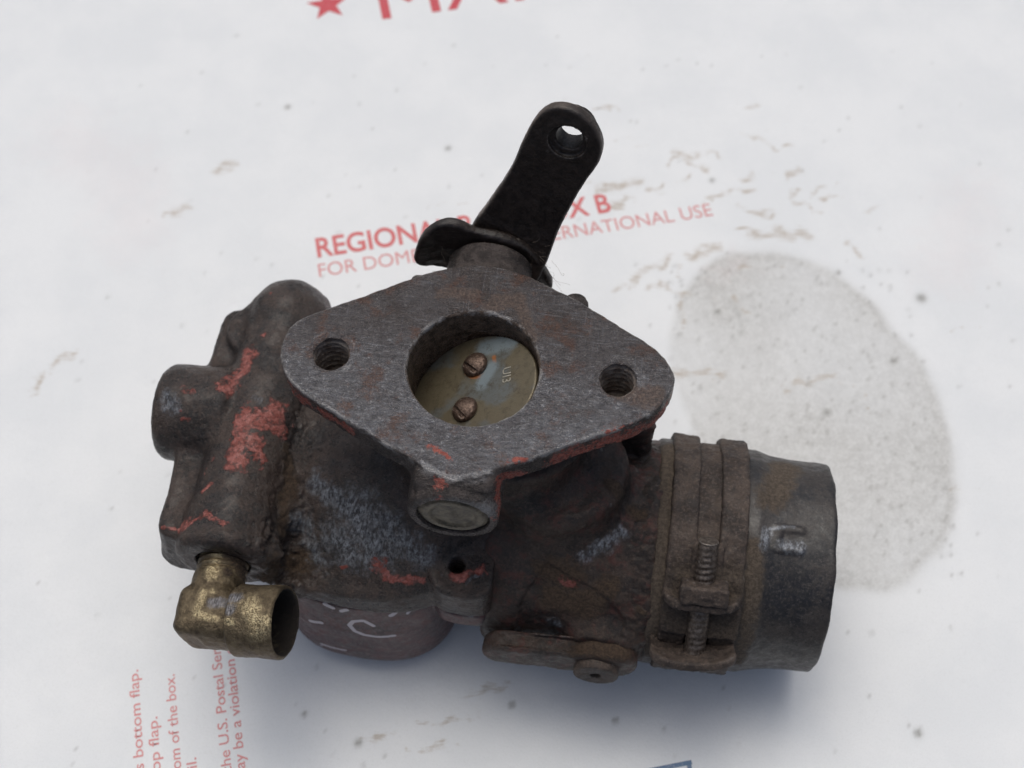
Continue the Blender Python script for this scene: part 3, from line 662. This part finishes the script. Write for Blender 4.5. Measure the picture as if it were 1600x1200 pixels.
#CASTMASKS
cast_paint = [([(-57.1, 16.5, 58.9), (-56.9, 11.0, 59.2), (-58.2, 7.7, 59.4), (-59.5, 4.9, 60.7)], 1.63), ([(-53.2, -0.8, 60.6), (-49.6, -1.8, 60.2), (-46.8, 0.9, 59.0), (-45.7, -1.9, 58.2)], 2.36), ([(-52.5, -3.3, 60.6), (-53.5, -8.3, 60.5), (-52.5, -14.0, 60.6)], 2.16), ([(-49.6, -7.7, 60.2), (-47.5, -11.9, 59.2)], 1.3), ([(-68.8, 4.1, 60.8), (-67.2, 3.0, 60.9)], 0.74), ([(-70.1, 0.3, 60.3), (-69.6, -2.0, 59.3)], 0.44), ([(-68.6, -3.7, 58.3), (-66.2, -3.8, 58.3)], 0.44), ([(-58.9, -12.2, 58.4), (-60.1, -16.9, 57.4)], 0.36), ([(-59.2, -21.2, 58.7), (-57.1, -19.0, 59.6)], 0.57), ([(-68.3, -26.9, 51.9), (-63.6, -28.3, 52.8)], 0.58), ([(-63.6, -28.3, 52.8), (-59.7, -27.8, 58.5), (-55.7, -27.9, 60.7), (-51.6, -29.0, 61.1)], 1.12), ([(-50.4, 31.0, 61.5)], 0.46), ([(-54.4, 21.6, 60.0)], 0.61), ([(-55.0, 32.1, 60.6)], 0.46), ([(-17.9, -29.6, 49.3), (-14.6, -31.6, 46.9)], 1.58), ([(-12.4, -31.3, 46.9), (-8.8, -30.4, 46.8)], 0.87), ([(-0.5, -30.1, 48.6), (4.3, -28.0, 48.7)], 1.29), ([(-26.9, -29.7, 47.1)], 0.72)]   #P
cast_bare = [([(-35.3, -13.4, 53.7), (-27.4, -18.5, 54.7), (-19.3, -21.3, 54.9)], 1.87), ([(-25.6, -19.8, 54.6), (-20.0, -26.8, 51.6)], 4.02), ([(-38.0, -21.4, 50.2), (-32.9, -28.6, 45.4)], 2.19), ([(-28.9, -24.6, 51.0), (-24.6, -28.4, 49.3)], 2.88), ([(-18.5, -21.2, 55.0), (-8.5, -27.0, 50.5)], 2.3), ([(-7.4, -25.2, 51.5)], 1.15), ([(-72.4, 1.0, 60.4), (-71.8, -1.6, 59.5)], 1.63), ([(-51.5, 3.4, 60.6)], 0.89), ([(-3.6, -30.5, 48.5), (1.3, -32.1, 48.6), (4.9, -29.5, 48.6)], 0.36)]   #P
cast_dirt = [([(-40.3, -32.2, 51.0), (-37.0, -29.1, 43.9)], 2.93), ([(-41.4, -33.8, 48.1), (-44.0, -34.3, 44.7)], 2.32), ([(-41.8, -13.6, 52.8), (-41.4, -24.2, 51.3)], 1.88), ([(-43.8, -6.3, 55.9), (-42.3, -11.5, 53.5)], 1.18)]   #P
cast = part('bowl_cover', f_cast, (-80.5, -38, 35), (11, 44, 76), 0.38, M_cast, root, rough=((0.28, 9), (0.16, 2.2), (0.13, 1.1)), masks={'paint': cast_paint, 'bare': cast_bare, 'dirt': cast_dirt}, wob=2.5, extra=grime)
cast['label'] = 'black greasy upper casting with red paint patches and a scratched bare patch'

# gasket and float bowl
def f_gasket(X, Y, Z): return capd(smin(poly(X, Y, COV), poly(X, Y, EAR), 2.0) + 0.9, Z, 35.9, 37.6, 0.2)
part('gasket', f_gasket, (-50, -36, 35.5), (11, 31.5, 38.5), 0.4, M_gasket, root, rough=((0.5, 2),))
BW = [(-45, -20), (-43, -30), (-36, -35.4), (-26, -36.6), (-16, -36.2), (-8, -32.5), (-3.5, -26), (-1, -12), (-1, 14), (-8, 24), (-38, 24), (-45, 14)]
BW = chaikin(BW)
def f_bowl(X, Y, Z):
    taper = 1.6 * np.clip((Z - 24) / 12, 0, 1) + 0.8 * np.clip((10 - Z) / 10, 0, 1)
    d = capd(poly(X, Y, BW, 0.8) + taper, Z, 0.3, 36.2, 8.0)
    d = smin(d, capd(poly(X, Y, EAR) + 0.5, Z, 29.5, 36.3, 1.2), 2.0)
    d = np.minimum(d, capd(poly(X, Y, BW, 0.8) + taper, Z, 26, 36.3, 0.6))
    rim = capd(poly(X, Y, COV) + 0.5, Z, 33.8, 36.0, 0.4)
    d = smin(d, rim, 1.2)
    return d
bowl_marks = []
#BOWLMARKS
bowl_marks = [([(-31.1, -35.2, 35.9), (-29.3, -35.6, 35.1)], 0.59), ([(-27.3, -35.8, 34.3), (-26.0, -35.7, 35.2)], 0.59), ([(-15.8, -35.2, 33.7), (-14.9, -34.8, 34.5)], 0.67), ([(-12.1, -34.0, 33.2), (-11.6, -33.5, 34.3)], 0.45), ([(-36.0, -35.5, 24.8), (-32.9, -36.2, 26.3)], 0.53), ([(-20.1, -36.5, 29.0), (-22.3, -36.3, 31.1), (-24.8, -36.4, 30.1), (-25.9, -36.6, 28.0), (-24.9, -36.9, 25.4), (-22.8, -37.1, 24.1), (-19.8, -37.0, 23.5), (-15.6, -36.3, 23.8)], 0.55), ([(-34.8, -35.9, 11.0), (-28.5, -37.0, 11.5)], 0.44), ([(-35.0, -35.8, 9.4)], 0.44)]   #P
bowl = part('float_bowl', f_bowl, (-49, -40, -1), (10, 27, 38), 0.4, M_bowl, root, rough=((0.5, 11), (0.10, 2.0)), masks={'mark': bowl_marks, 'paint': [], 'bare': [([(3, -33.4, 36), (-4, -31, 36)], .5)]}, wob=1.0)
bowl['label'] = 'faded purple brown float bowl with white hand painted marks'

# air inlet horn and the duct that joins it to the throttle body
HY, HZ = -8.7, 28.4
def f_horn(X, Y, Z):
    r = length(Y - HY, Z - HZ)
    d = capd(r - 25.6 - 0.8 * np.clip((X - 34) / 8, 0, 1), X, 4.5, 44.5, 2.5)
    d = smin(d, capd(length(X - 8, Y - 2) - 19.0, Z, 20, 73, 2.0), 5.0)
    d = smin(d, capd(length(X - 20, Y + 6) - 15.0, Z, 40, 62.5, 3.0), 6.0)
    d = smin(d, box(X, Y, Z, (34.5, 12, 56), (5, 8, 8), 2.5), 2.0)
    d = smin(d, capd(length(X - 33, Z - 29.5) - 8.5, Y, -37.0, -20, 1.5), 5.0)
    d = np.maximum(d, -(length(X, Y) - 14.0))
    # flaked skin: a shallow step where a layer of caked paint has come off
    fl = poly(X, Z, [(13, 30), (14, 41), (19, 49), (26, 46), (31, 45), (38, 40), (37, 26), (16, 25)])
    depth = 0.7 * np.clip(0.5 - fl / 0.8, 0, 1) * (Y < -15)
    return d + depth
def horn_x(V, N):
    w = np.clip((V[:, 0] - 36) / 6, 0, 1); w2 = np.exp(-((V[:, 0] - 40.5) / 3.5) ** 2)
    return (0.4 + 0.7 * w + 1.5 * w2 * (V[:, 1] < 8)) * np.abs(fbm(V, 3.4, 4, 2)) * 0.7
horn_paint = []; horn_bare = []; horn_dirt = []
#HORNMASKS
horn_paint = [([(23.6, -26.3, 45.5), (26.7, -26.7, 45.4)], 1.01)]   #P
horn_bare = [([(27.6, -22.6, 50.6), (31.5, -19.7, 52.4), (34.7, -16.5, 53.7)], 1.43), ([(21.0, -33.0, 35.7), (23.5, -32.7, 36.0)], 0.88)]   #P
horn_dirt = [([(32.4, -27.5, 45.8)], 2.59), ([(41.0, -31.0, 42.6)], 1.3), ([(19.6, -25.1, 47.0), (24.4, -25.9, 46.5)], 3.47), ([(20.6, -29.8, 41.7), (29.3, -29.6, 41.9)], 3.19), ([(32.2, -10.2, 62.4), (38.6, -12.0, 54.6)], 1.44)]   #P
horn = part('air_horn', f_horn, (0, -39, 0.3), (49.5, 26, 75), 0.42, M_horn, root, rough=((0.7, 9), (0.30, 2.6), (0.18, 1.1)), masks={'paint': horn_paint, 'bare': horn_bare, 'dirt': horn_dirt}, wob=2.5, extra=horn_x)

# choke lever on the front of the horn
def f_choke(X, Y, Z):
    zz = Z - 30 - 0.04 * (X - 24)
    bar_ = capd(length(np.maximum(np.abs(X - 23.5) - 12.8, 0), zz) - 5.2 - 0.03 * (X - 24), Y, -40.4, -35.4, 1.3)
    # shallow trough along its upper face
    bar_ = smax(bar_, -capd(length(np.maximum(np.abs(X - 20) - 11, 0), Y + 37.7) - 1.7, Z, 33.6, 40, 0.3), 0.5)
    d = smin(bar_, capd(length(X - 33.5, Z - 29.2) - 7.0, Y, -39.8, -35.2, 1.0), 1.0)
    return d
chl = part('choke_lever', f_choke, (2, -42.5, 19), (44, -33, 40), 0.3, M_horn, root, rough=((0.4, 5), (0.22, 1.5), (0.12, 0.8)), masks={'dirt': [([(28, -38, 36), (38, -38, 36)], 2.5)]}, wob=1.5)
def f_pin(X, Y, Z):
    r = length(X - 32.6, Z - 29.3); d = capd(r - 5.2, Y, -42.4, -37, 0.5); return np.maximum(d, -np.maximum(r - 1.2, Y + 41.2))
part('choke_shaft', f_pin, (26, -44, 23), (39.5, -36, 36.5), 0.25, M_clamp, chl, rough=((0.12, 3), (0.08, 0.9)))

# rubber hose and its double clamp
def prof(X): return np.interp(X, [40, 45, 55, 63, 65.5, 69, 74, 84], [26.9, 27.0, 26.4, 26.6, 26.6, 25.6, 25.0, 24.8]).astype(np.float32)
def f_hose(X, Y, Z):
    r = length(Y - HY, Z - HZ); an = np.arctan2(Z - HZ, -(Y - HY))
    wav = 0.12 * np.sin(3 * an + 0.4) * np.clip((X - 66) / 15, 0, 1)
    xe = 83.2 + 0.2 * np.sin(2 * an) + 0.12 * np.sin(13 * an)
    d = capd(r - prof(X) - wav, X + 83.2 - xe, 42.5, 83.2, 0.8)
    d = np.maximum(d, -(r - 21.4 - wav))
    # moulded mark on the outside
    s = an * 25.0
    m1 = length(np.maximum(np.abs(X - 72.2) - 2.6, 0), np.maximum(np.abs(s - 34.0) - 2.2, 0)) - 1.0
    ring_ = np.maximum(m1, -(length(np.maximum(np.abs(X - 73.7) - 2.6, 0), np.maximum(np.abs(s - 34.0) - 1.1, 0)) - 0.5))
    return d - 0.45 * np.clip(0.5 - ring_ / 0.6, 0, 1) * (r > 23)
hose_glint = []; hose_dirt = [([(64.5, HY - 8, HZ + 26), (65.5, HY - 20, HZ + 18), (64.5, HY - 26, HZ + 2)], 2.2), ([(68, HY + 4, HZ + 27), (72, HY + 16, HZ + 21)], 3.5), ([(86, HY - 20, HZ + 14), (86, HY - 24, HZ)], 1.2), ([(45.5, HY + 14, HZ + 23), (45.5, HY - 8, HZ + 27), (45.5, HY - 20, HZ + 18), (45.5, HY - 27, HZ + 5)], 6)]
#HOSEMASKS
hose_glint = [([(67.4, -12.7, 54.1), (66.6, -16.8, 53.4)], 0.86), ([(68.1, -11.9, 54.1), (73.1, -11.2, 53.8)], 0.43), ([(70.5, -15.7, 53.3), (75.1, -15.5, 52.7)], 1.14)]   #P
hose = part('rubber_hose', f_hose, (41.5, -38.5, -1), (88.5, 21, 58.5), 0.42, M_rubber, root, rough=((0.18, 12), (0.12, 2.5), (0.07, 1.1)), masks={'bare': hose_glint, 'dirt': hose_dirt}, wob=1.0)  # 'bare' strokes: shiny worn spots on the rubber, glint painted pale grey
hose['label'] = 'short black rubber hose stub clamped on the air horn'

BD = Vector((0.0, -0.645, -0.764)).normalized(); BN = Vector((0, -0.764, 0.645)).normalized(); BO = (53.9, -19.7, 60.0)
BX = Vector((1, 0, 0)); BX = Vector((0.9995, 0, 0)); 
def f_band(X, Y, Z):
    r = length(Y - HY, Z - HZ); an = np.arctan2(Z - HZ, -(Y - HY)); r = r + 1.3 * np.clip(-an * 2, 0, 1)
    d = capd(np.abs(r - 27.3) - 1.1, X, 45.6, 51.6, 0.5)
    d = np.minimum(d, capd(np.abs(r - 27.2) - 1.1, X, 56.8, 62.8, 0.5))
    d = np.minimum(d, capd(np.abs(r - 26.2) - 0.6, X, 51, 57.3, 0.2))
    # worm-like buckle on the strap
    a2 = 1.08; c = (54.4, HY - 27.9 * math.cos(a2), HZ + 27.9 * math.sin(a2))
    x, t, q = frame(X, Y, Z, c, (1, 0, 0), (0, math.sin(a2), math.cos(a2)), (0, -math.cos(a2), math.sin(a2)))
    d = smin(d, box(x, t, q, (0, 0, 0), (3.4, 4.3, 1.5), 0.9), 0.5)
    # caked tongue between band and nut
    a3 = 0.72; c = (54.5, HY - 27.3 * math.cos(a3), HZ + 27.3 * math.sin(a3))
    x, t, q = frame(X, Y, Z, c, (1, 0, 0), (0, math.sin(a3), math.cos(a3)), (0, -math.cos(a3), math.sin(a3)))
    d = smin(d, box(x, t, q, (0.0, 0, -0.2), (8.4, 7.5, 1.3), 0.8), 1.0)
    # upper tab that carries the nut: a lip square to the bolt
    u, v, w = frame(X, Y, Z, BO, BX, -BD, BN)
    v = v + 15.0 - 0.03 * u * u * 0.6
    tab = capd(length(np.maximum(np.abs(u) - 5.4, 0), np.maximum(np.abs(w + 3) - 3.8, 0)) - 3.0, v, -1.0, 1.0, 0.5)
    return smin(d, tab, 1.0)
def rough_band(V, N): return 0.5 * np.abs(fbm(V, 2.2, 4, 8))
clamp = part('hose_clamp', f_band, (43.5, -42, -1.5), (67.5, 21.5, 62.5), 0.33, M_clamp, root, rough=((0.4, 6), (0.22, 1.8), (0.16, 0.9)), masks={'dirt': [([(50, -25, 50), (62, -25, 50)], 4), ([(50, -30, 44), (60, -32, 42)], 5)]}, wob=2, extra=rough_band)
clamp['label'] = 'rusty double banded hose clamp caked with dirt'
def f_lower(X, Y, Z):
    u, v, w = frame(X, Y, Z, BO, BX, -BD, BN); v = v + 28.5 - 0.02 * (u + 2) ** 2
    d = capd(length(np.maximum(np.abs(u + 0.5) - 6.2, 0), np.maximum(np.abs(w + 1.5) - 4.0, 0)) - 3.2, v, -1.0, 1.0, 0.5)
    r = length(Y - HY, Z - HZ); return d
part('clamp_tab', f_lower, (41, -49, 24), (66, -25, 50), 0.35, M_clamp, clamp, rough=((0.9, 5), (0.3, 1.8)))
def f_nut(X, Y, Z):
    u, v, w = frame(X, Y, Z, BO, BX, -BD, BN)
    return np.maximum(box(u, v, w, (0.2, -11.6, 0.2), (5.2, 2.2, 4.6), 0.7), -(length(u, w) - 2.0))
part('nut', f_nut, (46, -34, 45), (61, -20, 60), 0.28, M_clamp, clamp, rough=((0.5, 3), (0.3, 1.3)))
def f_bolt(X, Y, Z):
    u, v, w = frame(X, Y, Z, BO, BX, -BD, BN); r = length(u, w); an = np.arctan2(w, u)
    d = np.maximum(thread(r, v, an, 1.45, np.where(v > -15, 0.26, 0.1), 2.4), np.abs(v + 15.5) - 15.5)
    return smax(d, r + np.clip(v, -0.0, 9) - 2.3 - 20 * (v < -0.6), 0.2)
part('clamp_bolt', f_bolt, (50.5, -44, 33), (57.5, -16, 63), 0.2, M_bolt, clamp, rough=((0.15, 2),))

# brass elbow screwed in the front of the inlet casting
EX = Vector((0.975, -0.02, 0.22)).normalized(); EY = Vector((0, 1, 0)); EY = (EY - EX * EX.dot(EY)).normalized(); EZ = EX.cross(EY)
EC = (-52.6, -47.0, 50.2)
def f_elbow(X, Y, Z):
    r1 = length(X + 52.75, Z - 50.3); an = np.arctan2(Z - 50.3, X + 52.75)
    th = r1 - (5.6 + 0.02 * (-30 - Y) - 0.6 * np.clip((Y + 37.8) / 0.8, 0, 1) * np.abs(2 * ((Y / 1.5 + an / (2 * math.pi)) % 1.0) - 1))
    d = capd(th, Y, -46, -27.5, 0.2)
    x, y, z = frame(X, Y, Z, EC, EX, EY, EZ)
    d = smin(d, box(x, y, z, (-0.2, 0.2, 0), (6.4, 5.9, 6.2), 3.0), 1.0)
    d = smin(d, capd(length(y, z) - 6.3, x, 0, 10, 0.6), 1.2)
    d = smin(d, capd(length(y + 0.0, z) - 7.95, x, 6.7, 17.6, 0.7), 1.0)
    return np.maximum(d, -capd(length(y + 0.0, z) - 7.05, x, 8.6, 30))
def el_bore_shade(V):  # mask of the bore wall that gets the painted shade
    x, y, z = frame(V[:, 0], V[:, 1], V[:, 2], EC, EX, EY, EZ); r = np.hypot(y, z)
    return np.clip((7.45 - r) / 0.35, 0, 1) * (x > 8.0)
el_bare = []; el_dirt = []; el_mark = []; el_paint = []
#ELBOWMASKS
el_bare = [([(-53.2, -35.9, 55.9), (-53.3, -39.2, 56.1)], 1.26), ([(-57.0, -33.4, 53.4), (-52.3, -34.2, 56.1)], 0.7), ([(-54.0, -43.6, 56.4), (-54.4, -47.9, 56.4)], 0.83), ([(-54.2, -48.5, 56.5), (-45.5, -50.6, 59.0)], 0.81), ([(-51.7, -43.1, 56.6)], 0.69), ([(-42.0, -47.0, 60.7), (-39.2, -52.2, 59.8)], 1.89), ([(-37.7, -50.5, 61.1), (-38.5, -48.5, 46.2)], 1.69)]   #P
el_dirt = [([(-49.9, -32.8, 55.0), (-47.8, -36.2, 52.0)], 1.99), ([(-50.1, -38.0, 55.4)], 1.12), ([(-49.4, -30.8, 54.9), (-55.2, -31.6, 55.1)], 0.71)]   #P
el_mark = [([(-51.2, -46.0, 57.1), (-45.6, -45.1, 59.8)], 1.23), ([(-46.5, -47.9, 59.6)], 1.23)]   #P
el_paint = [([(-38.6, -41.4, 49.3)], 0.4)]   #P
elb = part('elbow_fitting', f_elbow, (-61, -58, 40), (-33, -26.5, 65), 0.26, M_brass, root, rough=((0.35, 5), (0.14, 1.3), (0.05, 0.7)), masks={'bare': el_bare, 'dirt': el_dirt, 'mark': el_mark, 'paint': el_paint}, wob=0.8, edge=el_bore_shade)
elb['label'] = 'tarnished brass elbow with an open end'

# hair and lint caught round the shaft
LV, LF = [], []
def hair(p, dirv, n_, step, r):
    base = len(LV); p = np.array(p, float); d = np.array(dirv, float); d /= np.linalg.norm(d)
    for k in range(n_):
        a = np.cross(d, [0.3, 0.2, 0.9]); a /= np.linalg.norm(a); b = np.cross(d, a)
        for j in range(3):
            t = j * 2.094; LV.append(p + r * (math.cos(t) * a + math.sin(t) * b))
        if k:
            for j in range(3): LF.append([base + 3 * (k - 1) + j, base + 3 * (k - 1) + (j + 1) % 3, base + 3 * k + (j + 1) % 3, base + 3 * k + j])
        p = p + d * step; d = d + rng.normal(0, 0.28, 3); d /= np.linalg.norm(d)
for k in range(13): hair((rng.uniform(8, 13), rng.uniform(32, 34.5), rng.uniform(80, 91)), rng.normal(0, 1, 3), 6, 0.5, 0.03)
for k in range(10): hair((rng.uniform(-12, -8), rng.uniform(30, 33), rng.uniform(78, 84)), rng.normal(0, 1, 3), 9, 0.5, 0.05)
for k in range(6): hair((rng.uniform(11, 14), 33, rng.uniform(78, 84)), (0.6, -0.3, -0.4), 11, 0.55, 0.025)
lo = link('lint', quads_mesh('lint', np.array(LV), np.array(LF)), root, M_hair); lo['kind'] = 'stuff'
